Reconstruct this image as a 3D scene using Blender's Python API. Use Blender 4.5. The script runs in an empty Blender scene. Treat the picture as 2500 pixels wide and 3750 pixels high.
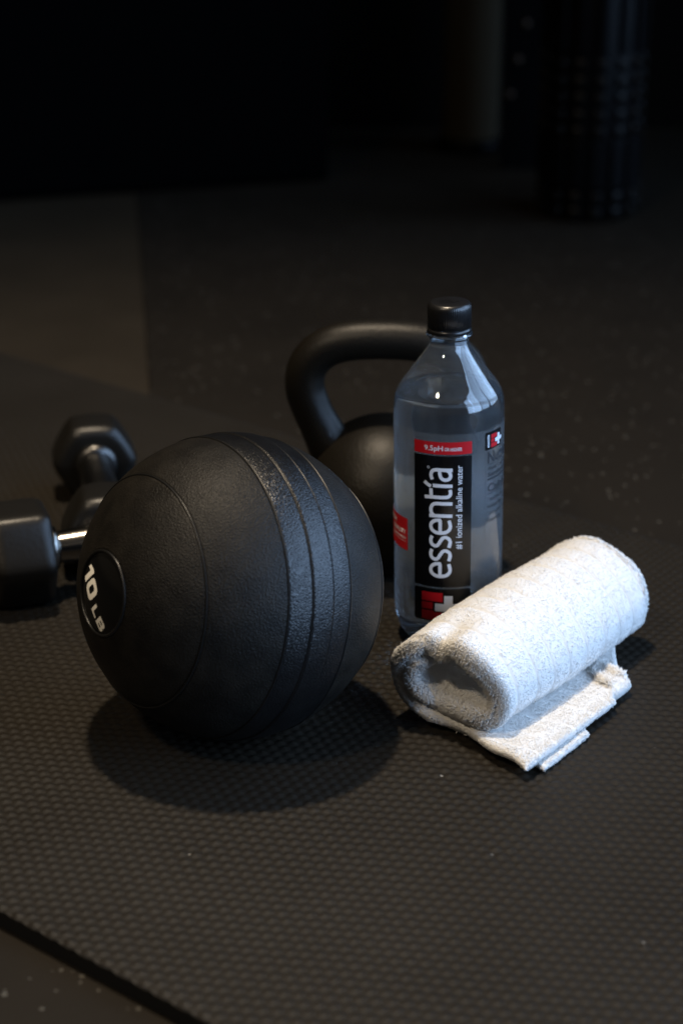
import bpy, bmesh, math
import numpy as np
from mathutils import Vector, Matrix
R_ = math.radians
rng = np.random.default_rng(7)
scn = bpy.context.scene
COL = scn.collection

# ------------------------------------------------------------------ camera
cam = bpy.data.cameras.new('camera'); cam_o = bpy.data.objects.new('camera', cam); COL.objects.link(cam_o)
cam_o.location = (0, 0, 0.66); cam_o.rotation_euler = (R_(67.5), 0, 0)
cam.sensor_fit = 'VERTICAL'; cam.sensor_height = 36.0; cam.sensor_width = 24.0; cam.lens = 67.35
cam.clip_start = 0.05; cam.clip_end = 60
cam.dof.use_dof = True; cam.dof.focus_distance = 1.31; cam.dof.aperture_fstop = 3.9; cam.dof.aperture_blades = 7
scn.camera = cam_o
# ------------------------------------------------------------------ world, lamps, exposure
w = bpy.data.worlds.new('World'); scn.world = w; w.use_nodes = True
bg = w.node_tree.nodes['Background']; bg.inputs[0].default_value = (1.0, 0.82, 0.62, 1); bg.inputs[1].default_value = 0.04
def aim(o, t):
    o.rotation_euler = (Vector(t) - o.location).to_track_quat('-Z', 'Y').to_euler()
def spot(name, loc, tgt, power, col, size, blend, radius):
    l = bpy.data.lights.new(name, 'SPOT'); l.energy = power; l.color = col; l.spot_size = R_(size); l.spot_blend = blend; l.shadow_soft_size = radius
    o = bpy.data.objects.new(name, l); COL.objects.link(o); o.location = loc; aim(o, tgt); return o
def area(name, loc, tgt, power, col, sx, sy):
    l = bpy.data.lights.new(name, 'AREA'); l.shape = 'RECTANGLE'; l.size = sx; l.size_y = sy; l.energy = power; l.color = col
    o = bpy.data.objects.new(name, l); COL.objects.link(o); o.location = loc; aim(o, tgt); return o
WARM = (1.0, 0.82, 0.60)
spot('ceiling_spot', (-0.24, 1.46, 2.60), (-0.12, 1.20, 0.0), 285, WARM, 66, 1.0, 0.06)
spot('ceiling_spot_front', (-1.0, -0.10, 2.15), (0.05, 1.25, 0.05), 92, WARM, 66, 1.0, 0.12)
for wy, wp in ((-2.0, 38), (-0.65, 46), (0.7, 22), (2.05, 25), (3.3, 22)):          # tall panes of the window front on the right
    wl = area('window_light', (3.1, wy, 1.75), (0.0, 0.5 * wy + 0.5 if wy < 1 else 1.3, 0.7), wp, (0.42, 0.64, 1.0), 1.25, 3.4); wl.data.spread = R_(95)
vs = scn.view_settings; vs.view_transform = 'Standard'; vs.look = 'None'; vs.exposure = 0.0; vs.gamma = 1.0; vs.use_curve_mapping = False
cy = scn.cycles
cy.use_denoising = True; cy.max_bounces = 18; cy.transmission_bounces = 16; cy.transparent_max_bounces = 16; cy.glossy_bounces = 6; cy.diffuse_bounces = 7
cy.sample_clamp_indirect = 4.0; cy.blur_glossy = 0.4

# ------------------------------------------------------------------ helpers
def link(o, parent=None):
    COL.objects.link(o)
    if parent is not None: o.parent = parent
    return o
def tag(o, label=None, cat=None, group=None, kind=None):
    for k, v in (('label', label), ('category', cat), ('group', group), ('kind', kind)):
        if v: o[k] = v
    return o
def empty(name, loc=(0, 0, 0), rot=(0, 0, 0)):
    o = bpy.data.objects.new(name, None); link(o); o.location = loc; o.rotation_euler = rot; o.empty_display_size = 0.02; return o
def raw(name, V, F, mat, parent=None, smooth=True):
    me = bpy.data.meshes.new(name)
    V = np.asarray(V, dtype=np.float32)
    if isinstance(F, np.ndarray) and F.ndim == 2:
        n, k = F.shape
        me.vertices.add(len(V)); me.vertices.foreach_set('co', V.ravel())
        me.loops.add(n * k); me.loops.foreach_set('vertex_index', F.ravel().astype(np.int32))
        me.polygons.add(n); me.polygons.foreach_set('loop_start', np.arange(0, n * k, k, dtype=np.int32))
        me.update(calc_edges=True)
    else:
        me.from_pydata([tuple(map(float, v)) for v in V], [], [tuple(map(int, f)) for f in F]); me.update()
    me.validate()
    if smooth: me.polygons.foreach_set('use_smooth', [True] * len(me.polygons))
    if mat: me.materials.append(mat)
    return link(bpy.data.objects.new(name, me), parent)
def from_bm(name, bm, mat, parent=None, smooth=False):
    me = bpy.data.meshes.new(name); bm.to_mesh(me); bm.free()
    if smooth: me.polygons.foreach_set('use_smooth', [True] * len(me.polygons))
    if mat: me.materials.append(mat)
    return link(bpy.data.objects.new(name, me), parent)
def grid_faces(nu, nv, wrap_u=False, off=0):
    a = np.arange(nu if wrap_u else nu - 1); b = np.arange(nv - 1)
    A, B = np.meshgrid(a, b, indexing='ij'); A2 = (A + 1) % nu
    return off + np.stack([A * nv + B, A2 * nv + B, A2 * nv + B + 1, A * nv + B + 1], -1).reshape(-1, 4)
def lathe(name, prof, mat, parent=None, seg=96, rfun=None, smooth=True):
    """prof: list of (radius, z), revolved about local z"""
    prof = np.array(prof, float); th = np.linspace(0, 2 * math.pi, seg, endpoint=False)
    T, Rr = np.meshgrid(th, prof[:, 0], indexing='ij'); Z = np.broadcast_to(prof[:, 1], T.shape)
    if rfun is not None: Rr = Rr + rfun(T, Z)
    V = np.stack([Rr * np.cos(T), Rr * np.sin(T), Z], -1).reshape(-1, 3)
    return raw(name, V, grid_faces(seg, len(prof), True), mat, parent, smooth)
def crom(P, n):
    """Catmull-Rom through P, n samples evenly spaced by length"""
    P = np.array(P, float); Q = np.vstack([2 * P[0] - P[1], P, 2 * P[-1] - P[-2]]); out = []
    for i in range(1, len(Q) - 2):
        t = np.linspace(0, 1, 24, endpoint=False)[:, None]
        p0, p1, p2, p3 = Q[i - 1:i + 3]
        out.append(0.5 * (2 * p1 + (p2 - p0) * t + (2 * p0 - 5 * p1 + 4 * p2 - p3) * t ** 2 + (3 * p1 - p0 - 3 * p2 + p3) * t ** 3))
    out = np.vstack(out + [P[-1:]])
    d = np.r_[0, np.cumsum(np.linalg.norm(np.diff(out, axis=0), axis=1))]
    s = np.linspace(0, d[-1], n)
    return np.stack([np.interp(s, d, out[:, k]) for k in range(out.shape[1])], -1)
def tube(name, path, rad, mat, parent=None, seg=24):
    path = np.array(path, float); n = len(path); rad = np.broadcast_to(rad, n)
    tg = np.gradient(path, axis=0); tg /= np.linalg.norm(tg, axis=1)[:, None]
    ref = np.array([0, 1.0, 0]); V = []
    for i in range(n):
        a = np.cross(tg[i], ref); a /= np.linalg.norm(a); b = np.cross(tg[i], a)
        for t in np.linspace(0, 2 * math.pi, seg, endpoint=False): V.append(path[i] + rad[i] * (a * math.cos(t) + b * math.sin(t)))
    F = [tuple(f) for f in np.stack([(lambda A, B: [A * seg + B, A * seg + (B + 1) % seg, (A + 1) * seg + (B + 1) % seg, (A + 1) * seg + B])(A, B) for A in range(n - 1) for B in range(seg)])]
    F += [tuple(range(seg))[::-1], tuple(range((n - 1) * seg, n * seg))]
    return raw(name, V, F, mat, parent)
def box_bm(x0, x1, y0, y1, z0, z1, bev=0.0, seg=2):
    bm = bmesh.new(); bmesh.ops.create_cube(bm, size=1)
    for v in bm.verts: v.co = ((x0 + x1) / 2 + v.co.x * (x1 - x0), (y0 + y1) / 2 + v.co.y * (y1 - y0), (z0 + z1) / 2 + v.co.z * (z1 - z0))
    if bev: bmesh.ops.bevel(bm, geom=bm.edges[:], offset=bev, segments=seg, profile=0.5, affect='EDGES')
    return bm

# materials -------------------------------------------------------
class NT:
    def __init__(s, name):
        s.m = bpy.data.materials.new(name); s.m.use_nodes = True; s.t = s.m.node_tree; s.b = s.t.nodes['Principled BSDF']; s.out = s.t.nodes['Material Output']
    def n(s, typ, **kw):
        nd = s.t.nodes.new(typ)
        for k, v in kw.items():
            if k[0] == 'i' and k[1:].isdigit(): nd.inputs[int(k[1:])].default_value = v
            else: setattr(nd, k, v)
        return nd
    def l(s, a, b): s.t.links.new(a, b)
    def set(s, **kw):
        for k, v in kw.items(): s.b.inputs[k.replace('_', ' ')].default_value = v
        return s
    def math(s, op, a, b=None, c=None):
        nd = s.n('ShaderNodeMath', operation=op)
        for i, x in enumerate((a, b, c)):
            if x is None: continue
            if isinstance(x, (int, float)): nd.inputs[i].default_value = x
            else: s.l(x, nd.inputs[i])
        return nd.outputs[0]
    def obj(s):
        return s.n('ShaderNodeTexCoord').outputs['Object']
    def noise(s, scale, detail=3, vec=None, rough=0.55):
        nd = s.n('ShaderNodeTexNoise'); nd.inputs['Scale'].default_value = scale; nd.inputs['Detail'].default_value = detail; nd.inputs['Roughness'].default_value = rough
        s.l(vec if vec is not None else s.obj(), nd.inputs['Vector']); return nd.outputs['Fac']
    def voro(s, scale, feature='F1', vec=None, rnd=1.0):
        nd = s.n('ShaderNodeTexVoronoi', feature=feature); nd.inputs['Scale'].default_value = scale; nd.inputs['Randomness'].default_value = rnd
        s.l(vec if vec is not None else s.obj(), nd.inputs['Vector']); return nd
    def ramp(s, fac, stops):
        nd = s.n('ShaderNodeValToRGB'); e = nd.color_ramp.elements
        while len(e) < len(stops): e.new(0.5)
        for i, (p, c) in enumerate(stops): e[i].position = p; e[i].color = (*c, 1) if len(c) == 3 else c
        s.l(fac, nd.inputs[0]); return nd.outputs[0]
    def bump(s, h, dist, strength=1.0):
        nd = s.n('ShaderNodeBump'); nd.inputs['Distance'].default_value = dist; nd.inputs['Strength'].default_value = strength
        s.l(h, nd.inputs['Height']); s.l(nd.outputs[0], s.b.inputs['Normal']); return nd
    def mix(s, fac, a, b):
        nd = s.n('ShaderNodeMix', data_type='RGBA')
        for i, x in ((0, fac), (6, a), (7, b)):
            if isinstance(x, (int, float)): nd.inputs[i].default_value = x
            elif isinstance(x, tuple): nd.inputs[i].default_value = (*x, 1)
            else: s.l(x, nd.inputs[i])
        return nd.outputs[2]
def plain(name, col, rough=0.5, spec=0.5, metal=0.0, coat=0.0):
    k = NT(name); k.set(Base_Color=(*col, 1), Roughness=rough, Specular_IOR_Level=spec, Metallic=metal, Coat_Weight=coat); return k.m

def rubber_floor(name, base, tint):
    k = NT(name); v = k.voro(170); cr = k.n('ShaderNodeSeparateColor'); k.l(v.outputs['Color'], cr.inputs[0])
    size = k.math('MULTIPLY', cr.outputs[1], 0.34)
    m = k.math('MULTIPLY', k.math('LESS_THAN', v.outputs['Distance'], size), k.math('GREATER_THAN', cr.outputs[0], 0.80))
    n = k.noise(9, 4); nf = k.noise(420, 2)
    c = k.mix(n, tuple(0.7 * x for x in base), tuple(1.3 * x for x in base))
    k.l(k.mix(m, c, tint), k.b.inputs['Base Color']); k.set(Roughness=0.62, Specular_IOR_Level=0.10)
    k.bump(nf, 0.0006, 0.6); return k.m
M_FLOOR = rubber_floor('rubber floor', (0.0098, 0.0075, 0.0049), (0.062, 0.056, 0.044))
M_FLOOR_LIT = rubber_floor('rubber floor light pool', (0.0205, 0.0153, 0.0093), (0.03, 0.026, 0.018))  # same rubber, with a warm pool of light put into its colour

def mat_foam():
    k = NT('mat foam'); n = k.noise(1400, 3); n2 = k.noise(14, 3)
    c = k.mix(n2, (0.0098, 0.0080, 0.0058), (0.0142, 0.0117, 0.0085)); v = k.voro(75); cr = k.n('ShaderNodeSeparateColor'); k.l(v.outputs['Color'], cr.inputs[0])
    m = k.math('MULTIPLY', k.math('LESS_THAN', v.outputs['Distance'], k.math('MULTIPLY', cr.outputs[1], 0.09)), k.math('GREATER_THAN', cr.outputs[0], 0.955))
    scuff = k.ramp(k.noise(5, 6), [(0.45, (0, 0, 0)), (0.8, (0.35, 0.35, 0.35))]); c = k.mix(scuff, c, (0.022, 0.019, 0.015))
    k.l(k.mix(m, c, (0.13, 0.12, 0.10)), k.b.inputs['Base Color'])
    k.set(Roughness=0.46, Specular_IOR_Level=0.14); k.bump(n, 0.0004, 0.7); return k.m
M_MAT = mat_foam()
M_MATCORE = plain('mat core', (0.006, 0.006, 0.006), 0.8, 0.2)

def ball_rubber(name, tread):
    k = NT(name); o = k.obj()
    n = k.voro(1000, 'SMOOTH_F1').outputs['Distance']; n2 = k.noise(1300, 2); big = k.noise(16, 4); dust = k.noise(60, 5)
    if tread:
        h = k.math('SUBTRACT', 1.0, k.voro(560, 'DISTANCE_TO_EDGE').outputs['Distance'])
        h = k.math('ADD', k.math('MULTIPLY', h, 1.6), k.math('MULTIPLY', n2, 0.25)); dist = 0.0004
        k.set(Roughness=0.33, Specular_IOR_Level=0.36); col = ((0.0025, 0.0025, 0.0027), (0.005, 0.005, 0.005))
    else:
        h = k.math('ADD', n, k.math('MULTIPLY', n2, 0.4)); dist = 0.0005
        k.set(Specular_IOR_Level=0.16); col = ((0.0048, 0.0042, 0.0034), (0.0115, 0.0100, 0.0078))
        r = k.math('MULTIPLY_ADD', big, 0.16, 0.40); k.l(r, k.b.inputs['Roughness'])
    k.l(k.mix(k.ramp(dust, [(0.35, (0, 0, 0)), (0.75, (1, 1, 1))]), *col), k.b.inputs['Base Color'])
    k.bump(h, dist, 0.8); return k.m
M_BALL = ball_rubber('slam ball rubber', False); M_TREAD = ball_rubber('slam ball tread', True)
M_RING = plain('slam ball ridge', (0.006, 0.006, 0.006), 0.36, 0.3)
M_DISC = plain('gloss disc', (0.004, 0.004, 0.004), 0.16, 0.4)
M_PRINT = plain('pale print', (0.80, 0.77, 0.70), 0.6, 0.2)

def iron():
    k = NT('powder coated iron'); n = k.noise(520, 3); k.set(Base_Color=(0.0060, 0.0050, 0.0036, 1), Roughness=0.40, Specular_IOR_Level=0.20); k.bump(n, 0.0006, 0.6); return k.m
M_IRON = iron()
def hexrub():
    k = NT('dumbbell rubber'); n = k.noise(300, 4); k.set(Base_Color=(0.0065, 0.0058, 0.0047, 1), Roughness=0.38, Specular_IOR_Level=0.32); k.bump(n, 0.0003, 0.6); return k.m
M_HEX = hexrub()
M_CHROME = plain('chrome', (0.30, 0.285, 0.26), 0.18, 0.5, 1.0)

def glass(name, ior, col=(1, 1, 1), rough=0.0):
    k = NT(name); k.set(Base_Color=(*col, 1), Roughness=rough, IOR=ior, Transmission_Weight=1.0); return k.m
def pet():
    k = NT('clear plastic'); k.set(Base_Color=(0.93, 0.97, 1.0, 1), Roughness=0.03, IOR=1.5, Transmission_Weight=1.0)
    tl = k.n('ShaderNodeBsdfTranslucent'); tl.inputs[0].default_value = (0.58, 0.67, 0.76, 1); df = k.n('ShaderNodeBsdfDiffuse'); df.inputs[0].default_value = (0.58, 0.67, 0.76, 1)
    ad = k.n('ShaderNodeMixShader'); k.l(tl.outputs[0], ad.inputs[1]); k.l(df.outputs[0], ad.inputs[2]); mx = k.n('ShaderNodeMixShader'); mx.inputs[0].default_value = 0.025
    k.l(k.b.outputs[0], mx.inputs[1]); k.l(ad.outputs[0], mx.inputs[2]); k.l(mx.outputs[0], k.out.inputs[0]); return k.m
M_PET = pet(); M_WATER = glass('water', 1.333, (0.94, 0.975, 1.0))
def film():
    k = NT('clear label film'); tr = k.n('ShaderNodeBsdfTransparent'); mx = k.n('ShaderNodeMixShader'); k.set(Base_Color=(0.55, 0.60, 0.64, 1), Roughness=0.32, Specular_IOR_Level=0.5)
    mx.inputs[0].default_value = 0.06; k.l(tr.outputs[0], mx.inputs[1]); k.l(k.b.outputs[0], mx.inputs[2]); k.l(mx.outputs[0], k.out.inputs[0]); return k.m
M_FILM = film()
M_CAP = plain('cap plastic', (0.006, 0.006, 0.0065), 0.30, 0.5)
M_LBLACK = plain('label black', (0.003, 0.003, 0.0035), 0.22, 0.5)
M_LRED = plain('label red', (0.42, 0.008, 0.014), 0.30, 0.5)
M_LWHITE = plain('label white', (0.60, 0.63, 0.68), 0.35, 0.4)
M_LDARK = plain('label grey print', (0.02, 0.022, 0.026), 0.4, 0.4)

def terry(name, a=0.88, tr=0.38):
    k = NT(name); k.set(Base_Color=(a, a * 0.99, a * 0.965, 1), Roughness=0.95, Specular_IOR_Level=0.08, Sheen_Weight=0.2, Sheen_Roughness=0.6)
    tl = k.n('ShaderNodeBsdfTranslucent'); tl.inputs[0].default_value = (0.86, 0.85, 0.83, 1); mx = k.n('ShaderNodeMixShader'); mx.inputs[0].default_value = tr
    k.l(k.b.outputs[0], mx.inputs[1]); k.l(tl.outputs[0], mx.inputs[2]); k.l(mx.outputs[0], k.out.inputs[0]); return k.m
M_TERRY = terry('terry cotton'); M_PILE = terry('terry loops', 0.93, 0.52)
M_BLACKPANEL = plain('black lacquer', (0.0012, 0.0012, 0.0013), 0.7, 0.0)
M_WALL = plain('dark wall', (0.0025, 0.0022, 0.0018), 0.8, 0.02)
M_POST = plain('post paint', (0.026, 0.0215, 0.0145), 0.7, 0.0)
M_ROLL = plain('roller foam', (0.0015, 0.0015, 0.0017), 0.34, 0.045)
M_KNOB = plain('roller knob', (0.003, 0.0026, 0.0022), 0.28, 0.17)
M_RIB = plain('roller rib', (0.0012, 0.0012, 0.0014), 0.5, 0.05)
M_STEEL = plain('bolt steel', (0.05, 0.036, 0.026), 0.45, 0.3, 1.0)

# ------------------------------------------------------------------ setting
POOL_EDGE0, POOL_EDGE1 = np.array([-0.2041, 1.9408]), np.array([-0.2955, 2.7467])  # edge of the painted light pool, built as a joint
sd = (POOL_EDGE1 - POOL_EDGE0) / np.linalg.norm(POOL_EDGE1 - POOL_EDGE0); sn = np.array([sd[1], -sd[0]])   # sn points right
def floor_piece(name, side, t0, t1, mat):
    a = POOL_EDGE0 + sn * side * 0.0007
    q = [a + sd * t0, a + sd * t1, a + sd * t1 + sn * side * 6, a + sd * t0 + sn * side * 6]
    if side < 0: q = q[::-1]
    V = [(p[0], p[1], 0) for p in q] + [(p[0], p[1], -0.008) for p in q]
    F = [(3, 2, 1, 0), (4, 5, 6, 7)] + [(i, (i + 1) % 4, 4 + (i + 1) % 4, 4 + i) for i in range(4)]
    o = raw(name, V, F, mat, None, False); o['kind'] = 'structure'; return o
floor_piece('floor', 1, -6, 6, M_FLOOR)
floor_piece('floor_near', -1, -6, -0.35, M_FLOOR)
floor_piece('floor_lit', -1, -0.3486, 6, M_FLOOR_LIT)  # far left floor, its lighter brown stands in for light falling there
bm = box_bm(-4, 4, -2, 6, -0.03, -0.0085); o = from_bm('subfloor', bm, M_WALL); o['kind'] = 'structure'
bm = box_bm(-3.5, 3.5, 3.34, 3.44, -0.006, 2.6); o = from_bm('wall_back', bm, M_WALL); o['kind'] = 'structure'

# cabinet far back on the left
cab = empty('black_cabinet', (-0.0188, 2.9286, 0), (0, 0, math.atan2(0.1427, 0.5)))
tag(cab, 'large gloss black cabinet at the back, its base on the rubber floor', 'cabinet')
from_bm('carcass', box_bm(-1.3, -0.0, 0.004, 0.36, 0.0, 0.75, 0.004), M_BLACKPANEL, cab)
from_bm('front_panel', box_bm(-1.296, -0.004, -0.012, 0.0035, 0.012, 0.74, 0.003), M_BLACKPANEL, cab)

# round post
post = empty('round_post', (0.2124, 3.17, 0)); tag(post, 'round brownish grey post standing at the back between cabinet and roller', 'post')
lathe('shaft', [(0.047, 0.022), (0.047, 0.9), (0.0, 0.9)], M_POST, post, 40)
lathe('foot_ring', [(0.0, 0.0), (0.056, 0.0), (0.056, 0.016), (0.050, 0.0215), (0.0, 0.0215)], M_ROLL, post, 40)

# upright plate with bolts
br = empty('bolted_plate', (0.29, 3.014, 0)); tag(br, 'upright black plate with three bolts in a slanting row beside the round post', 'plate')
bd = np.array([0.2831 - 0.2613, 0, 0.226 - 0.118]); bd /= np.linalg.norm(bd)
bp0 = np.array([0.2613 - 0.29, 0.0, 0.118])
from_bm('plate_body', box_bm(-0.0385, 0.045, -0.004, 0.016, 0.0, 0.42, 0.0015), M_ROLL, br)
for t in (0.0, 0.0545, 0.110):
    b = lathe('bolt', [(0.0, 0.0045), (0.003, 0.0043), (0.0055, 0.003), (0.0065, 0.0), (0.0065, -0.003)], M_STEEL, br, 12)
    b.location = bp0 + bd * t + np.array([0, -0.0045, 0]); b.rotation_euler = (R_(90), 0, 0)

# ------------------------------------------------------------------ foam roller (standing)
ro = empty('foam_roller', (0.3535, 2.728, 0), (0, 0, R_(9)))
tag(ro, 'black foam roller with knobs and ribs standing upright at the back', 'foam roller')
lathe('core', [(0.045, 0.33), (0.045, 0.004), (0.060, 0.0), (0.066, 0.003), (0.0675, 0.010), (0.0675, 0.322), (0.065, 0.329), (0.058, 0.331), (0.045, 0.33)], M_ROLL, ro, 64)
kb = box_bm(-0.0070, 0.0070, -0.003, 0.0075, -0.0075, 0.0075, 0.003); kme = bpy.data.meshes.new('knob'); kb.to_mesh(kme); kb.free(); kme.materials.append(M_KNOB)
fb = box_bm(-0.006, 0.006, -0.003, 0.0070, -0.048, 0.048, 0.003); fme = bpy.data.meshes.new('rib'); fb.to_mesh(fme); fb.free(); fme.materials.append(M_RIB)
lb = box_bm(-0.011, 0.011, -0.003, 0.0060, -0.034, 0.034, 0.003); lme = bpy.data.meshes.new('pad'); lb.to_mesh(lme); lb.free(); lme.materials.append(M_RIB)
def ring_of(me, name, z, n, ph=0.0):
    for i in range(n):
        a = 2 * math.pi * (i + ph) / n; o = link(bpy.data.objects.new(name, me), ro)
        o.location = (0.0675 * math.cos(a), 0.0675 * math.sin(a), z); o.rotation_euler = (0, 0, a - math.pi / 2)
for z in (0.2209, 0.1975, 0.1745, 0.1512, 0.1283, 0.0364, 0.0146): ring_of(kme, 'knob', z, 15)
ring_of(fme, 'rib', 0.283, 15); ring_of(lme, 'pad', 0.0825, 15)

# ------------------------------------------------------------------ exercise mat
MU = np.array([0.7772, -0.6293]); MV = np.array([0.6293, 0.7772])
mat_o = empty('exercise_mat', (0, 0, 0)); tag(mat_o, 'thick black exercise mat with woven nub texture under the ball and towel', 'exercise mat')
u0, u1, v0, v1 = -1.80, -0.10, 0.613, 1.337
def muv(u, v): return u * MU[0] + v * MV[0], u * MU[1] + v * MV[1]
bm = box_bm(u0 + 0.0006, u1 - 0.0006, v0 + 0.0006, v1 - 0.0006, 0.0002, 0.0118)
for v in bm.verts:
    x, y = muv(v.co.x, v.co.y); v.co.x, v.co.y = x, y
from_bm('core', bm, M_MATCORE, mat_o)
PU, PV = 0.0147, 0.0090
gu = np.arange(u0, u1, PU / 8); gv = np.arange(v0, v1 + 1e-4, PV / 6)
U, Vv = np.meshgrid(gu, gv, indexing='ij')
uu = U + 0.0008 * np.sin(U * 31 + Vv * 17); vv = Vv + 0.0006 * np.sin(U * 23 - Vv * 29)
s = 2 * math.pi * (uu / PU + vv / PV); t = 2 * math.pi * (uu / PU - vv / PV)
s = s + 0.35 * np.sin(s + 0.6); t = t + 0.30 * np.sin(t - 0.8)
hh = np.clip((np.cos(s) + np.cos(t) + np.cos(4 * math.pi * uu / PU) + 1.5) / 4.5, 0, 1) ** 0.75
Z = 0.0123 + 0.0015 * hh + 0.0002 * np.sin(U * 9.0) * np.sin(Vv * 7.0)
edge = np.minimum.reduce([U - u0, gu[-1] - U, Vv - v0, gv[-1] - Vv]); Z = Z - 0.0012 * np.exp(-(edge / 0.0018) ** 2)
X, Y = muv(U, Vv)
nob = raw('nub_surface', np.stack([X, Y, Z], -1).reshape(-1, 3), grid_faces(len(gu), len(gv)), M_MAT, mat_o); nob['kind'] = 'stuff'
ZT = 0.0138

# ------------------------------------------------------------------ slam ball
BC = Vector((-0.0748, 1.1795, ZT + 0.1035)); BR = 0.1035
vdir = (cam_o.location - BC).normalized()
ri = Vector((1, 0, 0)); ri = (ri - vdir * ri.dot(vdir)).normalized(); up = vdir.cross(ri) * -1
if up.z < 0: up = -up
th = R_(56); til = R_(-3.3)
side = (-ri * math.cos(til) + up * math.sin(til))
A = (vdir * math.cos(th) + side * math.sin(th)).normalized()
e_dn = (-up - A * (-up).dot(A)).normalized(); e_rt = e_dn.cross(A)
if e_rt.dot(ri) < 0: e_rt = -e_rt
# local frame: z = A, x = e_dn, y = z cross x
ey = A.cross(e_dn)
ball = empty('slam_ball', (0, 0, 0))
ball.matrix_world = Matrix.Translation(BC) @ Matrix((e_dn, ey, A)).transposed().to_4x4()
tag(ball, 'black textured rubber slam ball with ridged bands and 10 LB disc', 'medicine ball')
RINGS = [47.5, 76.5, 86.0, 95.0, 104.0, 132.5]
def prof_arc(a0, a1, n, dr=0.0): return [((BR + dr) * math.sin(R_(a)), (BR + dr) * math.cos(R_(a))) for a in np.linspace(a0, a1, n)]
def zone(name, a0, a1, mat, dr=0.0, n=40, lip=0.35):
    p = [((BR - 0.0016) * math.sin(R_(a0)), (BR - 0.0016) * math.cos(R_(a0)))] + prof_arc(a0 + lip, a1 - lip, n, dr) + [((BR - 0.0016) * math.sin(R_(a1)), (BR - 0.0016) * math.cos(R_(a1)))]
    return lathe(name, p, mat, ball, 160)
zone('cap_skin', 15.6, 47.5, M_BALL); zone('shoulder_skin', 47.5, 76.5, M_BALL)
zone('tread_band', 76.5, 86.0, M_TREAD, 0.0002, 20); zone('tread_band', 86.0, 95.0, M_TREAD, 0.0008, 20); zone('tread_band', 95.0, 104.0, M_TREAD, 0.0002, 20)
zone('shoulder_skin', 104.0, 132.5, M_BALL); zone('cap_skin', 132.5, 180.0, M_BALL)
for a in RINGS:
    rr = 0.00075
    c = (BR * math.sin(R_(a)), BR * math.cos(R_(a)))
    lathe('ridge', [(c[0] + rr * math.cos(q), c[1] + rr * math.sin(q)) for q in np.linspace(0, 2 * math.pi, 9)], M_RING, ball, 160)
c = (BR * math.sin(R_(15.4)), BR * math.cos(R_(15.4)))
lathe('disc_rim', [(c[0] + 0.0011 * math.cos(q), c[1] + 0.0011 * math.sin(q)) for q in np.linspace(0, 2 * math.pi, 11)], M_RING, ball, 120)
disc = lathe('weight_disc', [((BR - 0.0004) * math.sin(R_(a)), (BR - 0.0004) * math.cos(R_(a))) for a in np.linspace(0, 15.4, 14)], M_DISC, ball, 96)

# flat lettering shapes --------------------------------------------
def shape2d(loops):
    """filled shape with holes, as a bmesh in the xy plane"""
    c = bpy.data.curves.new('tmp', 'CURVE'); c.dimensions = '2D'; c.fill_mode = 'BOTH'
    for lp in loops:
        sp = c.splines.new('POLY'); sp.points.add(len(lp) - 1); sp.use_cyclic_u = True
        for p, q in zip(sp.points, lp): p.co = (q[0], q[1], 0, 1)
    return curve_bm(c)
def curve_bm(c):
    o = bpy.data.objects.new('tmp', c); COL.objects.link(o); dg = bpy.context.evaluated_depsgraph_get()
    me = o.evaluated_get(dg).to_mesh(); bm = bmesh.new(); bm.from_mesh(me); bpy.data.objects.remove(o)
    bmesh.ops.remove_doubles(bm, verts=bm.verts, dist=1e-7)
    return bm
def text_bm(body, size, bold=0.0, width=None, spacing=1.0):
    c = bpy.data.curves.new('tmp', 'FONT'); c.body = body; c.size = size; c.offset = bold; c.space_character = spacing; c.resolution_u = 3
    bm = curve_bm(c); xs = [v.co.x for v in bm.verts]; x0, x1 = min(xs), max(xs); k = 1.0 if width is None else width / (x1 - x0)
    for v in bm.verts: v.co.x = (v.co.x - x0) * k
    return bm
def rrect(x0, x1, y0, y1, r, n=5):
    out = []
    for cx, cyy, a0 in ((x1 - r, y1 - r, 0), (x0 + r, y1 - r, 90), (x0 + r, y0 + r, 180), (x1 - r, y0 + r, 270)):
        for i in range(n + 1): a = R_(a0 + 90 * i / n); out.append((cx + r * math.cos(a), cyy + r * math.sin(a)))
    return out
def merge(bms):
    bm = bmesh.new()
    for b in bms:
        me = bpy.data.meshes.new('tmp'); b.to_mesh(me); b.free(); bm.from_mesh(me); bpy.data.meshes.remove(me)
    return bm
def shift(bm, dx, dy, dz=0.0):
    for v in bm.verts: v.co += Vector((dx, dy, dz))
    return bm
def rot90(bm):      # text reads upward
    for v in bm.verts: v.co = Vector((-v.co.y, v.co.x, v.co.z))
    return bm
def cuts(bm, step, axis=0):
    xs = [v.co[axis] for v in bm.verts]; x = math.floor(min(xs) / step) * step + step
    while x < max(xs):
        no = Vector((0, 0, 0)); no[axis] = 1; co = Vector((0, 0, 0)); co[axis] = x
        bmesh.ops.bisect_plane(bm, geom=bm.verts[:] + bm.edges[:] + bm.faces[:], plane_co=co, plane_no=no); x += step
    return bm
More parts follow.
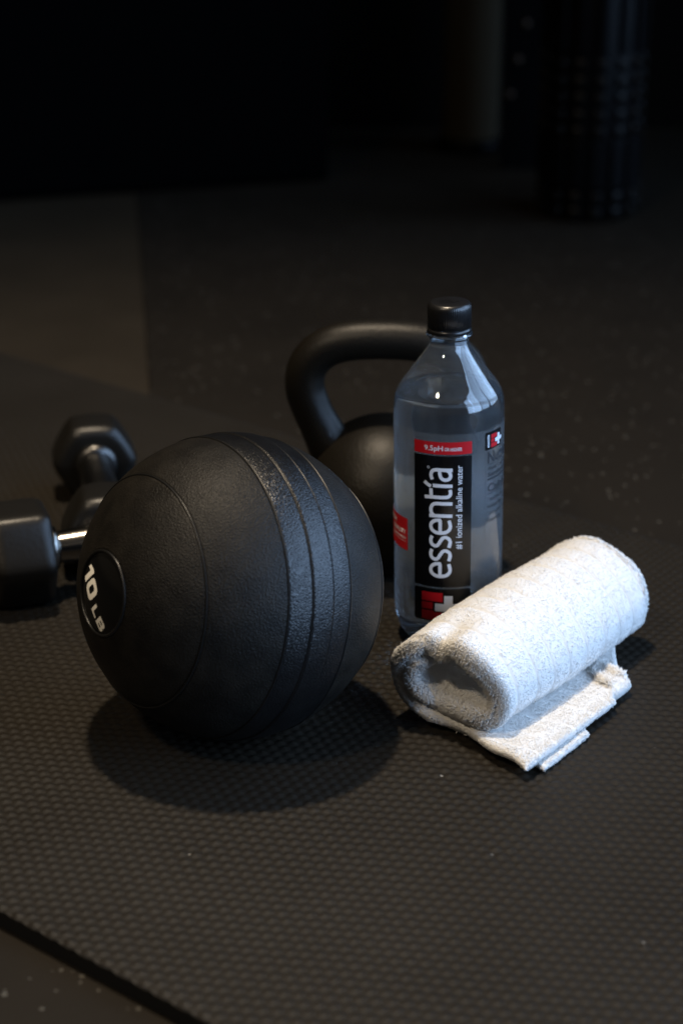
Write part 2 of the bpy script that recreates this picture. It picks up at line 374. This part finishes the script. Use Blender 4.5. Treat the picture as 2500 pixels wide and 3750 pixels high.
# 10 LB on the disc: x along the baseline, y to the letter tops (mm)
def chamfer(x0, x1, y0, y1, c): return [(x0 + c, y0), (x1 - c, y0), (x1, y0 + c), (x1, y1 - c), (x1 - c, y1), (x0 + c, y1), (x0, y1 - c), (x0, y0 + c)]
one = shape2d([[(3.4, 0), (7.2, 0), (7.2, 13.5), (4.6, 13.5), (0, 10.8), (0, 7.6), (3.4, 9.4)]])
zero = shape2d([rrect(9.2, 20.6, 0, 13.5, 3.6), rrect(12.6, 17.2, 3.2, 10.3, 1.5)])
ell = shape2d([[(25, 0), (31.6, 0), (31.6, 1.9), (27.4, 1.9), (27.4, 7.8), (25, 7.8)]])
bee = shape2d([[(33.2, 0), (39.6, 0), (41, 1.2), (41, 3.1), (40.1, 4.0), (40.8, 4.9), (40.8, 6.6), (39.4, 7.8), (33.2, 7.8)], [(35.5, 1.7), (38.6, 1.7), (38.6, 3.1), (35.5, 3.1)], [(35.5, 4.7), (38.4, 4.7), (38.4, 6.1), (35.5, 6.1)]])
let = merge([one, zero, ell, bee]); cuts(let, 2.0, 0); cuts(let, 2.0, 1)
gam = R_(24); TX, TY = -20.5, -12.9
for v in let.verts:
    a = (v.co.x + TX) * 1.06e-3; b = (v.co.y + TY) * 1.06e-3
    dn = a * math.cos(gam) - b * math.sin(gam); rt = a * math.sin(gam) + b * math.cos(gam)
    P = e_dn * dn + e_rt * rt; r2 = P.length; rs = BR - 0.0001
    W = P + A * math.sqrt(max(rs * rs - r2 * r2, 0)); v.co = Vector((W.dot(e_dn), W.dot(ey), W.dot(A)))
from_bm('lettering', let, M_PRINT, disc)

# ------------------------------------------------------------------ kettlebell
ke = empty('kettlebell', (0.036, 1.452, ZT), (0, 0, R_(-4))); tag(ke, 'black cast iron kettlebell with wide loop handle behind the ball and bottle', 'kettlebell')
rb = 0.067; p = []
for a in np.linspace(-62, 90, 40): p.append((rb * math.cos(R_(a)), 0.0605 + rb * math.sin(R_(a))))
p = [(0.0, 0.0), (p[0][0] - 0.002, 0.0)] + p
lathe('bell', p, M_IRON, ke, 72)
half = [(0.0405, 0, 0.092), (0.050, 0, 0.112), (0.0600, 0, 0.133), (0.0655, 0, 0.152), (0.0625, 0, 0.170), (0.050, 0, 0.1835), (0.030, 0, 0.1905), (0.0, 0, 0.1925)]
path = [(-x, y, z) for x, y, z in half] + half[-2::-1]
pp = crom(path, 90); rad = 0.0160 + 0.0035 * np.clip((0.125 - pp[:, 2]) / 0.035, 0, 1)
tube('handle', pp, rad, M_IRON, ke, 28)

# ------------------------------------------------------------------ hex dumbbells
M_DARKSTEEL = plain('dark steel', (0.09, 0.088, 0.085), 0.32, 0.5, 1.0)
def dumbbell(loc, rz, label, M_H, rnd, af=0.0385, dome=0.14):
    r = empty('hex_dumbbell', loc, (0, 0, rz)); tag(r, label, 'dumbbell', 'hex dumbbells beside the ball')
    L = 0.050                       # half across flats, head length
    Rc = af / math.cos(R_(30))
    for s in (-1, 1):
        xc = s * 0.085; tt = np.linspace(0, 2 * math.pi, 96, endpoint=False); hx = (tt + math.pi / 6) % (math.pi / 3) - math.pi / 6
        rh = af / np.cos(hx); cut = af * (1.122 - 2.6 * rnd)
        rr = rh - np.logaddexp(0, (rh - cut) / (0.0006 + 0.10 * rnd)) * (0.0006 + 0.10 * rnd); rr = np.maximum(rr, af * 0.985)
        rows = [(0.0, 0.0), (0.0, 0.55), (0.001, 1 - dome)] + [(0.001 + 0.010 * (1 - math.cos(q)), 1 - dome + dome * math.sin(q)) for q in np.linspace(0.15, math.pi / 2, 6)]
        rows += [(L / 2, 1.0)]; rows = rows + [(L - a, b) for a, b in rows[-2::-1]]
        V = [(xc - L / 2 + a, b * r_ * math.sin(t_), af * 0.985 + b * r_ * math.cos(t_)) for t_, r_ in zip(tt, rr) for a, b in rows]
        raw('head', V, grid_faces(96, len(rows), True)[:, ::-1], M_HEX, r)
        col = lathe('collar', [(0.0, 0.0), (0.019, 0.0), (0.019, 0.003), (0.0165, 0.006), (0.013, 0.007)], M_H, r, 36)
        col.location = (s * (0.085 - L / 2 + 0.0005), 0, af); col.rotation_euler = (0, R_(-90 * s), 0)
    g = crom([(-0.062, 0, af), (-0.03, 0, af), (0, 0, af), (0.03, 0, af), (0.062, 0, af)], 40)
    rad = 0.0128 + 0.0024 * np.cos(np.clip(g[:, 0] / 0.055, -1, 1) * math.pi / 2)
    tube('handle', g, rad, M_H, r, 28)
    return r
ax1 = math.atan2(0.325, 0.946)
dumbbell((-0.2545 + 0.085 * 0.946, 1.384 + 0.085 * 0.325, ZT), ax1, 'hex dumbbell with bright chrome handle, lying across beside the ball near the picture edge', M_CHROME, 0.004)
dd = np.array([-0.1966 + 0.2222, 1.471 - 1.6096]); dd /= np.linalg.norm(dd)
cc = np.array([-0.2222, 1.6096]) + dd * 0.085
dumbbell((cc[0], cc[1], ZT), math.atan2(dd[1], dd[0]), 'blurred hex dumbbell pointing at the ball, farther back than the other one', M_DARKSTEEL, 0.0165, 0.0350, 0.28)

# ------------------------------------------------------------------ water bottle
RB = 0.0405
bot = empty('water_bottle', (0.0812, 1.3231, ZT + 0.0006), (0, R_(-0.9), math.atan2(-0.0812, 1.3231)))
tag(bot, 'clear plastic bottle of water with black cap and black essentia label', 'bottle')
outer = [(0.0, 0.006), (0.012, 0.0045), (0.022, 0.001), (0.0275, 0.0), (0.0320, 0.0016), (0.0365, 0.0075), (0.0390, 0.0155), (0.0402, 0.024), (RB, 0.033)]
outer += [(RB, z) for z in np.linspace(0.045, 0.175, 14)]
outer += [(0.0405, 0.1805), (0.0402, 0.1860), (0.0393, 0.1912), (0.0375, 0.1960), (0.0345, 0.2008), (0.0305, 0.2062), (0.0262, 0.2120), (0.0220, 0.2176), (0.0180, 0.2230), (0.0152, 0.2272), (0.0140, 0.2310), (0.0138, 0.2355)]
outer = [tuple(x) for x in crom(outer, 120)]
neck = [(0.0166, 0.2362), (0.0168, 0.2370), (0.0166, 0.2378), (0.0136, 0.2384), (0.0128, 0.242), (0.0128, 0.2575), (0.0112, 0.2575), (0.0112, 0.240), (0.0122, 0.2355), (0.0128, 0.2325)]
inner = [(max(r - 0.0006, 0), z + (0.0007 if z < 0.03 else 0)) for r, z in outer if z < 0.232][::-1]
lathe('shell', outer + neck + inner, M_PET, bot, 128)
WL = 0.1945
wat = [(max(r - 0.0004, 0), z + (0.0004 if z < 0.03 else 0)) for r, z in outer if z < WL - 0.001]
wr = np.interp(WL, [z for r, z in outer[60:]], [r for r, z in outer[60:]]) - 0.0004
wat += [(wr, WL + 0.0006), (wr - 0.0012, WL), (wr * 0.6, WL - 0.0001), (0.0, WL - 0.0001)]
lathe('water', wat, M_WATER, bot, 128)
capp = [(0.0, 0.2606), (0.0125, 0.2606), (0.0142, 0.2601), (0.0153, 0.2588), (0.0157, 0.2570), (0.0158, 0.2430), (0.0150, 0.2428), (0.0133, 0.2428), (0.0133, 0.2590), (0.0, 0.2590)]
cap = lathe('cap', capp, M_CAP, bot, 288, rfun=lambda T, Z: np.where((Z > 0.2431) & (Z < 0.2575), 0.00016 * np.sign(np.sin(T * 72)), 0.0))
lathe('tamper_ring', [(0.0140, 0.2421), (0.0157, 0.2421), (0.0160, 0.2405), (0.0160, 0.2388), (0.0140, 0.2386)], M_CAP, cap, 96)
em = merge([shape2d([rrect(-7, 1, a, a + 2.2, 0.2)]) for a in (-5, -1.5, 2)] + [shift(shape2d([rrect(2.0, 4.2, -4, 4, 0.2)]), 0, 0, 0.02), shift(shape2d([rrect(-0.5, 7, -1.0, 1.0, 0.2)]), 0, 0, 0.04)])
for v in em.verts: v.co = Vector((v.co.x * 1e-3, v.co.y * 1e-3, 0.26085 + v.co.z * 1e-3))
from_bm('embossed_mark', em, M_CAP, cap)

def wrap(name, bm, off, mat, parent, step=1.5):
    """flat shape (x = arc length in mm from the camera side, y = height in mm) laid round the bottle"""
    cuts(bm, step, 0)
    for v in bm.verts:
        a = v.co.x * 1e-3 / RB; r = RB + off + v.co.z * 1e-3
        v.co = Vector((r * math.sin(a), -r * math.cos(a), v.co.y * 1e-3))
    bmesh.ops.recalc_face_normals(bm, faces=bm.faces)
    return from_bm(name, bm, mat, parent)
filmp = [(RB + 0.00012, z) for z in np.linspace(0.019 + 0.006, 0.1735, 20)]
filmp = [(RB + 0.00012, z) for z in np.linspace(0.036, 0.1735, 20)]
fo = lathe('label_film', filmp, M_FILM, bot, 128)
lathe('film_edge', [(RB + 0.00012 + 0.00007 * math.cos(q), 0.1735 + 0.00007 * math.sin(q)) for q in np.linspace(0, 2 * math.pi, 7)], M_FILM, fo, 128)
SL, SR = -25.8, 17.4
band = wrap('label_band', shape2d([rrect(SL, SR, 158.6, 168.0, 0.5)]), 0.00030, M_LRED, bot)
pan = wrap('label_panel', shape2d([rrect(SL, SR, 54.2, 157.3, 0.8)]), 0.00030, M_LBLACK, bot)
log = wrap('logo_panel', shape2d([rrect(SL, SR, 26.0, 52.6, 2.0)]), 0.00030, M_LBLACK, bot)
D1 = 0.00042
wrap('lettering', merge([shift(text_bm('9.5pH', 5.4, 0.07, 13.6), -17.4, 161.4), shift(text_bm('OR HIGHER', 3.7, 0.05, 12.6), -2.6, 161.4)]), D1, M_LWHITE, band, 2)
# essentia: drawn strokes, x along the word (mm), y up, x height 17
def arc(pts, n=26): return crom([(a, b, 0) for a, b in pts], n)[:, :2]
def stroke(pts, wd, z, ends=None):
    pts = np.array(pts, float); t = np.gradient(pts, axis=0); t /= np.linalg.norm(t, axis=1)[:, None]; nrm = np.stack([-t[:, 1], t[:, 0]], -1)
    wd = np.broadcast_to(wd, len(pts)); bm = bmesh.new()
    Lr = [bm.verts.new((*(p + n * k / 2), z)) for p, n, k in zip(pts, nrm, wd)]; Rr = [bm.verts.new((*(p - n * k / 2), z)) for p, n, k in zip(pts, nrm, wd)]
    for i in range(len(pts) - 1): bm.faces.new((Rr[i], Rr[i + 1], Lr[i + 1], Lr[i]))
    return bm
SW = 2.45
GL = {
 'e': (12.4, [[(1.6, 8.7), (6, 8.7), (10.9, 8.7)], [(10.9, 8.0), (10.6, 12.2), (8.6, 15.0), (6.1, 15.6), (3.5, 14.6), (1.8, 11.6), (1.5, 8.0), (2.2, 4.4), (4.2, 2.0), (7.0, 1.4), (10.8, 2.4)]]),
 's': (9.9, [[(8.9, 14.7), (6.2, 15.6), (3.2, 15.0), (1.7, 12.6), (2.4, 10.4), (5.0, 8.7), (7.6, 6.9), (8.3, 4.6), (7.0, 2.2), (4.4, 1.4), (0.7, 2.4)]]),
 'n': (12.6, [[(1.7, 0), (1.7, 8), (1.5, 16.8)], [(1.7, 13.4), (3.6, 15.1), (6.2, 15.6), (9.2, 14.6), (10.5, 11.8), (10.6, 6), (10.6, 0)]]),
 't': (9.2, [[(2.2, 20.4), (2.5, 14), (2.6, 6.0), (3.2, 2.8), (5.2, 1.4), (8.2, 1.7)], [(2.5, 15.3), (5, 15.4), (8.6, 15.6)]]),
 'i': (4.4, [[(1.6, 0), (1.6, 6), (1.7, 14.2)], [(0.9, 15.6), (2.2, 18.2), (4.0, 20.6)]]),
 'a': (11.0, [[(1.6, 14.6), (4.8, 15.6), (7.6, 14.6), (8.7, 12.0), (8.7, 6), (8.7, 0)], [(8.7, 9.2), (5.6, 9.1), (2.6, 7.8), (1.6, 4.9), (2.6, 2.2), (5.0, 1.4), (7.4, 2.4), (8.7, 4.4)]]),
}
parts, x = [], 0.0
for ch in 'essentia':
    adv, sts = GL[ch]
    for j, st in enumerate(sts): parts.append(shift(stroke(arc(st), SW, 0.02 * j), x, 0))
    x += adv
KX = 87.0 / (x - 0.8)
word = merge(parts)
for v in word.verts: v.co.x *= KX
rot90(word); shift(word, 3.25, 61.4); wrap('word_lettering', word, D1, M_LWHITE, pan, 2)
wrap('tagline_lettering', shift(rot90(text_bm('#1 ionized alkaline water', 6.6, 0.03, 65.5)), 10.3, 84.8), D1, M_LWHITE, pan, 2)
wrap('trade_mark', merge([shift(shape2d([[(1.0 * math.cos(a), 1.0 * math.sin(a)) for a in np.linspace(0, 6.28, 14)[:-1]], [(0.7 * math.cos(a), 0.7 * math.sin(a)) for a in np.linspace(0, 6.28, 14)[:-1]]]), -14.3, 148.3)]), D1, M_LWHITE, pan, 2)
def emblem(x0, y0, k, parent, off):
    wrap('red_bar', merge([shape2d([rrect(x0, x0 + 16.0 * k, y0 + 15.0 * k, y0 + 22.2 * k, 0.3 * k)]), shape2d([rrect(x0, x0 + 8.6 * k, y0 + 8.4 * k, y0 + 14.0 * k, 0.3 * k)]), shape2d([rrect(x0, x0 + 15.6 * k, y0, y0 + 7.4 * k, 0.3 * k)])]), off, M_LRED, parent, 2)
    cx, cyy = x0 + 20.2 * k, y0 + 10.4 * k; a, h, wv = 9.9 * k, 9.6 * k, 3.1 * k
    for gw, mt, dz in ((1.0 * k, M_LBLACK, 0.03), (0, M_LWHITE, 0.06)):
        pl = [(wv, wv), (wv, h), (-wv, h), (-wv, wv), (-a, wv), (-a, -wv), (-wv, -wv), (-wv, -h), (wv, -h), (wv, -wv), (a, -wv), (a, wv)]
        pl = [(cx + p + math.copysign(gw, p), cyy + q + math.copysign(gw, q)) for p, q in pl]
        wrap('cross' if gw == 0 else 'cross_outline', shift(shape2d([pl]), 0, 0, dz), off, mt, parent, 2)
emblem(-19.4, 27.2, 1.0, log, D1)
lg2 = wrap('side_logo_panel', shape2d([rrect(28.7, 47.5, 158.2, 171.6, 0.5)]), 0.00030, M_LBLACK, bot)
emblem(34.4, 159.4, 0.45, lg2, D1)
wrap('side_lettering', shift(rot90(text_bm('essentia', 3.6, 0.05, 9.6)), 32.6, 160.0), D1, M_LWHITE, lg2, 2)
# facts panel printed in dark ink
fp = [shift(text_bm('Nutrition Facts', 12.4, 0.25, 66), 31.4, 147.8), shift(text_bm('About 3 servings per container', 4.2, 0.03, 52), 31.4, 142.2), shift(text_bm('Serving size 12 fl oz', 4.6, 0.10, 52), 31.4, 137.2),
      shape2d([[(31.2, 134.4), (84, 134.4), (84, 135.8), (31.2, 135.8)]]), shift(text_bm('Calories 0', 8.6, 0.16, 46), 31.4, 125.2), shape2d([[(31.2, 123.6), (84, 123.6), (84, 124.1), (31.2, 124.1)]]), shape2d([[(31.2, 146.3), (84, 146.3), (84, 146.6), (31.2, 146.6)]])]
for i, s_ in enumerate(('Total Fat 0g', 'Sodium 0mg', 'Total Carb. 0g', 'Protein 0g')): fp.append(shift(text_bm(s_, 4.2, 0.04), 31.4, 118.0 - 5.6 * i))
fp.append(shape2d([[(29.3, 86), (29.5, 86), (29.5, 157), (29.3, 157)]]))
wrap('facts_lettering', merge(fp), 0.00030, M_LDARK, bot, 2)
rl = wrap('quality_band', shape2d([rrect(-68, -32.7, 77.9, 103.4, 0.6)]), 0.00030, M_LRED, bot)
wrap('quality_lettering', merge([shift(text_bm('HIGH', 4.8, 0.12, 12), -60, 96.6), shift(text_bm('QUALITY', 4.8, 0.12, 20), -54.6, 90.6), shift(text_bm('GUARANTEED', 2.4, 0.05, 20), -54.6, 86.6), shift(shape2d([[(-66, 84.6), (-34.6, 84.6), (-34.6, 84.85), (-66, 84.85)]]), 0, 0)]), D1, M_LWHITE, rl, 2)

# ------------------------------------------------------------------ towel
tw = empty('towel', (0, 0, 0)); tag(tw, 'white terry towel loosely rolled up with a folded tail in front of the bottle', 'towel')
TA = np.array([0.60, 0.80, 0]); TE = np.array([0.80, -0.60, 0]); TO = np.array([0.0400, 1.1830, ZT])
def sheet(name, ctrl, thick, vfun, nS=260, nV=150, groove=True, pinch=True, seed=0, wob=1.0):
    c = crom([(a, b, 0) for a, b in ctrl], nS)[:, :2]
    tg = np.gradient(c, axis=0); tg /= np.linalg.norm(tg, axis=1)[:, None]; nm = np.stack([-tg[:, 1], tg[:, 0]], -1)
    d = np.r_[0, np.cumsum(np.linalg.norm(np.diff(c, axis=0), axis=1))]; L = d[-1]
    vv = np.linspace(0, 1, nV); ve = np.sin((vv - 0.5) * math.pi * 0.92) / math.sin(0.46 * math.pi) * 0.5 + 0.5; vv = 0.6 * vv + 0.4 * ve
    a, b = vfun(d / L)
    S, T = np.meshgrid(d, vv, indexing='ij'); Vd = a[:, None] + (b - a)[:, None] * T
    r2 = np.random.default_rng(seed); w_ = np.zeros_like(S); w2 = np.zeros_like(S)
    for _ in range(9):
        k1, k2, ph = r2.uniform(-55, 55), r2.uniform(-45, 45), r2.uniform(0, 6.3)
        w_ += np.sin(S * k1 + Vd * k2 + ph) / 9; w2 += np.sin(S * k2 * 1.4 - Vd * k1 * 1.4 + ph) / 9
    he = np.minimum(T * (b - a)[:, None], (1 - T) * (b - a)[:, None]); hs = np.minimum(S, L - S)
    rnd = np.sqrt(np.clip(1 - (1 - np.clip(he / 0.0055, 0, 1)) ** 2, 0, 1)) * np.sqrt(np.clip(1 - (1 - np.clip(hs / 0.0035, 0, 1)) ** 2, 0, 1))
    tf = np.interp(S, [0, 0.02, 0.07, 0.115, 0.15, 0.27, 0.31, 0.5], [0.40, 0.42, 0.58, 0.64, 1.0, 1.0, 0.80, 0.78]) if pinch else 1.0
    half = tf * thick / 2 * (0.08 + 0.92 * rnd) * (1 + 0.24 * w2)
    gm = np.zeros_like(S)
    if groove:
        gv = np.abs((Vd / 0.0228 + 0.16 * np.sin(S * 33) + 0.12 * np.sin(Vd * 60 + S * 9) + 0.5) % 1.0 - 0.5) * 0.0228; gs = np.abs((S / 0.031 + 0.06 * np.sin(Vd * 45) + 0.2) % 1.0 - 0.5) * 0.031
        gm = np.maximum(np.exp(-(gv / 0.0014) ** 2), 0.3 * np.exp(-(gs / 0.0014) ** 2))
        puff = 1 - np.clip(np.minimum(gv / 0.0114, 1), 0, 1); half = half * (1 - 0.09 * puff ** 2) - 0.0009 * gm * rnd * np.clip(hs / 0.02, 0, 1) * (0.3 + 0.7 * np.clip((S - 0.08) / 0.04, 0, 1))
    cen = c[:, None, :] + nm[:, None, :] * (0.0042 * wob * w_)[..., None]
    if pinch:
        g = np.exp(-((c[:, 0] - 0.0330) / 0.0075) ** 2) * (c[:, 1] > 0.058); fall = np.exp(-(Vd / 0.030) ** 2)
        cen = cen + np.stack([np.zeros_like(Vd), -0.0075 * g[:, None] * fall], -1)
    out = []
    for sg in (1, -1):
        q = cen + nm[:, None, :] * (sg * half)[..., None]
        q[..., 1] = np.maximum(q[..., 1], 0.0004)
        out.append(TO + TE * q[..., 0:1] + TA * Vd[..., None] + np.array([0, 0, 1.0]) * q[..., 1:2])
    n = nS * nV; V = np.vstack([out[0].reshape(-1, 3), out[1].reshape(-1, 3)])
    F = grid_faces(nS, nV); F2 = F[:, ::-1] + n
    rim = list(range(nV)) + [i * nV + nV - 1 for i in range(1, nS)] + [(nS - 1) * nV + j for j in range(nV - 2, -1, -1)] + [i * nV for i in range(nS - 2, 0, -1)]
    rim = np.array(rim); nx = np.roll(rim, -1); F3 = np.stack([rim, nx, nx + n, rim + n], -1)
    o = raw(name, V, np.vstack([F[:, ::-1], F2[:, ::-1], F3[:, ::-1]]), M_TERRY, tw)
    return o, V, F, n, gm, np.minimum(he, hs)
def pile(sets, name):
    Vs, Fs, Ns, base = [], [], [], 0
    for V, F, n, gm, count, ed in sets:
        for sd_, off in ((1, 0), (-1, n)):
            q = V[F + off]; e1 = q[:, 1] - q[:, 0]; e2 = q[:, 3] - q[:, 0]; nr = np.cross(e1, e2); ar = np.linalg.norm(nr, axis=1); nr = nr / np.maximum(ar, 1e-12)[:, None]
            # outward: away from the twin surface
            tw_ = V[F + (n - off)].mean(1) - q.mean(1); flip = np.sign((nr * tw_).sum(1)); nr = -nr * flip[:, None]
            pr = ar * (1 - 0.55 * gm.ravel()[F[:, 0]]) * (1 + 2.0 * np.exp(-(ed.ravel()[F[:, 0]] / 0.006) ** 2)); pr /= pr.sum()
            idx = rng.choice(len(F), count // 2, p=pr); a, b = rng.random((2, len(idx), 1))
            p = q[idx, 0] * (1 - a) * (1 - b) + q[idx, 1] * a * (1 - b) + q[idx, 2] * a * b + q[idx, 3] * (1 - a) * b
            roll = np.clip((F[idx, 0] // gm.shape[1] / gm.shape[0] - 0.22) / 0.1, 0, 1)[:, None]; near = np.exp(-(ed.ravel()[F[idx, 0]] / 0.006) ** 2)[:, None]; d = nr[idx] + rng.normal(0, 0.24, (len(idx), 3)) * (1 + near); d += np.array([0, 0, -0.2]) * near; d /= np.linalg.norm(d, axis=1)[:, None]
            ln = rng.uniform(0.0005, 0.0010, (len(idx), 1)) * (1 + (0.7 + 1.5 * roll) * near) * (1.0 + (0.8 * roll if sd_ < 0 else 0)) * (1 - 0.5 * gm.ravel()[F[idx, 0]])[:, None]; rr = rng.uniform(0.00036, 0.00058, (len(idx), 1))
            x = np.cross(d, rng.normal(size=(len(idx), 3))); x /= np.linalg.norm(x, axis=1)[:, None]; y = np.cross(d, x)
            bend = rng.normal(0, 0.0003, (len(idx), 3)); p = p - nr[idx] * 0.0004
            rows = []; nrm = []
            for hgt, k in ((0, 0.9), (0.66, 1.0)):
                for j in range(3):
                    an = 2 * math.pi * j / 3 + hgt; ra = x * math.cos(an) + y * math.sin(an); rows.append(p + d * ln * hgt + bend * hgt + rr * k * ra); nrm.append(0.45 * nr[idx] + 0.55 * ra + 0.35 * hgt * d)
            rows.append(p + d * ln + bend); W = np.stack(rows, 1); m = len(idx)
            tri = np.array([[0, 1, 4], [0, 4, 3], [1, 2, 5], [1, 5, 4], [2, 0, 3], [2, 3, 5], [3, 4, 6], [4, 5, 6], [5, 3, 6]])
            Fs.append((base + np.arange(m)[:, None, None] * 7 + tri[None]).reshape(-1, 3)); Vs.append(W.reshape(-1, 3)); Ns.append(np.stack(nrm + [0.5 * nr[idx] + 0.5 * d], 1).reshape(-1, 3)); base += m * 7
    V = np.vstack(Vs); V[:, 2] = np.maximum(V[:, 2], ZT - 0.0006)
    o = raw(name, V, np.vstack(Fs), M_PILE, tw); o['kind'] = 'stuff'
    N = np.vstack(Ns); N /= np.linalg.norm(N, axis=1)[:, None]; o.data.normals_split_custom_set_from_vertices(N.astype(np.float32)); return o
ctrl = [(0.1160, 0.0068), (0.102, 0.0084), (0.082, 0.0072), (0.050, 0.0078), (0.026, 0.0100), (0.006, 0.0170), (-0.0030, 0.0290), (-0.0020, 0.0440), (0.0060, 0.0560), (0.0190, 0.0655), (0.0350, 0.0690),
        (0.0500, 0.0660), (0.0640, 0.0575), (0.0740, 0.0455), (0.0785, 0.0340), (0.0765, 0.0235), (0.0680, 0.0178), (0.0550, 0.0172), (0.0420, 0.0176), (0.0290, 0.0196), (0.0180, 0.0265), (0.0125, 0.0360), (0.0140, 0.0455), (0.0195, 0.0515)]
def v_main(s): return -0.022 * np.clip(1 - s / 0.22, 0, 1) ** 1.2 + 0.003 * np.sin(s * 11) + 0.0022 * np.sin(s * 37 + 1), 0.100 + 0.106 * np.sin(np.clip((s - 0.01) / 0.24, 0, 1) * math.pi / 2) + 0.003 * np.sin(s * 14) + 0.002 * np.sin(s * 41)
o1, V1, F1, n1, g1, d1 = sheet('rolled_sheet', ctrl, 0.0136, v_main, 320, 270, seed=3)
ctrl2 = [(0.1205, 0.0024), (0.110, 0.0036), (0.090, 0.0028), (0.060, 0.0026), (0.030, 0.0026)]
o2, V2, F2, n2, g2, d2 = sheet('folded_layer', ctrl2, 0.0042, lambda s: (-0.004 + 0.014 * s, 0.055 + 0.05 * s), 80, 90, True, False, 5, 0.4)
ctrl3 = [(0.1085, 0.0030), (0.1090, 0.0070), (0.103, 0.0100), (0.092, 0.0095), (0.078, 0.0080)]
o3, V3, F3, n3, g3, d3 = sheet('hem_corner', ctrl3, 0.0050, lambda s: (0.104 + 0.02 * s, 0.130 + 0.012 * s), 50, 40, False, False, 8, 0.4)
pile([(V1, F1, n1, g1, 190000, d1), (V2, F2, n2, g2, 20000, d2), (V3, F3, n3, g3, 5000, d3)], 'terry_pile')
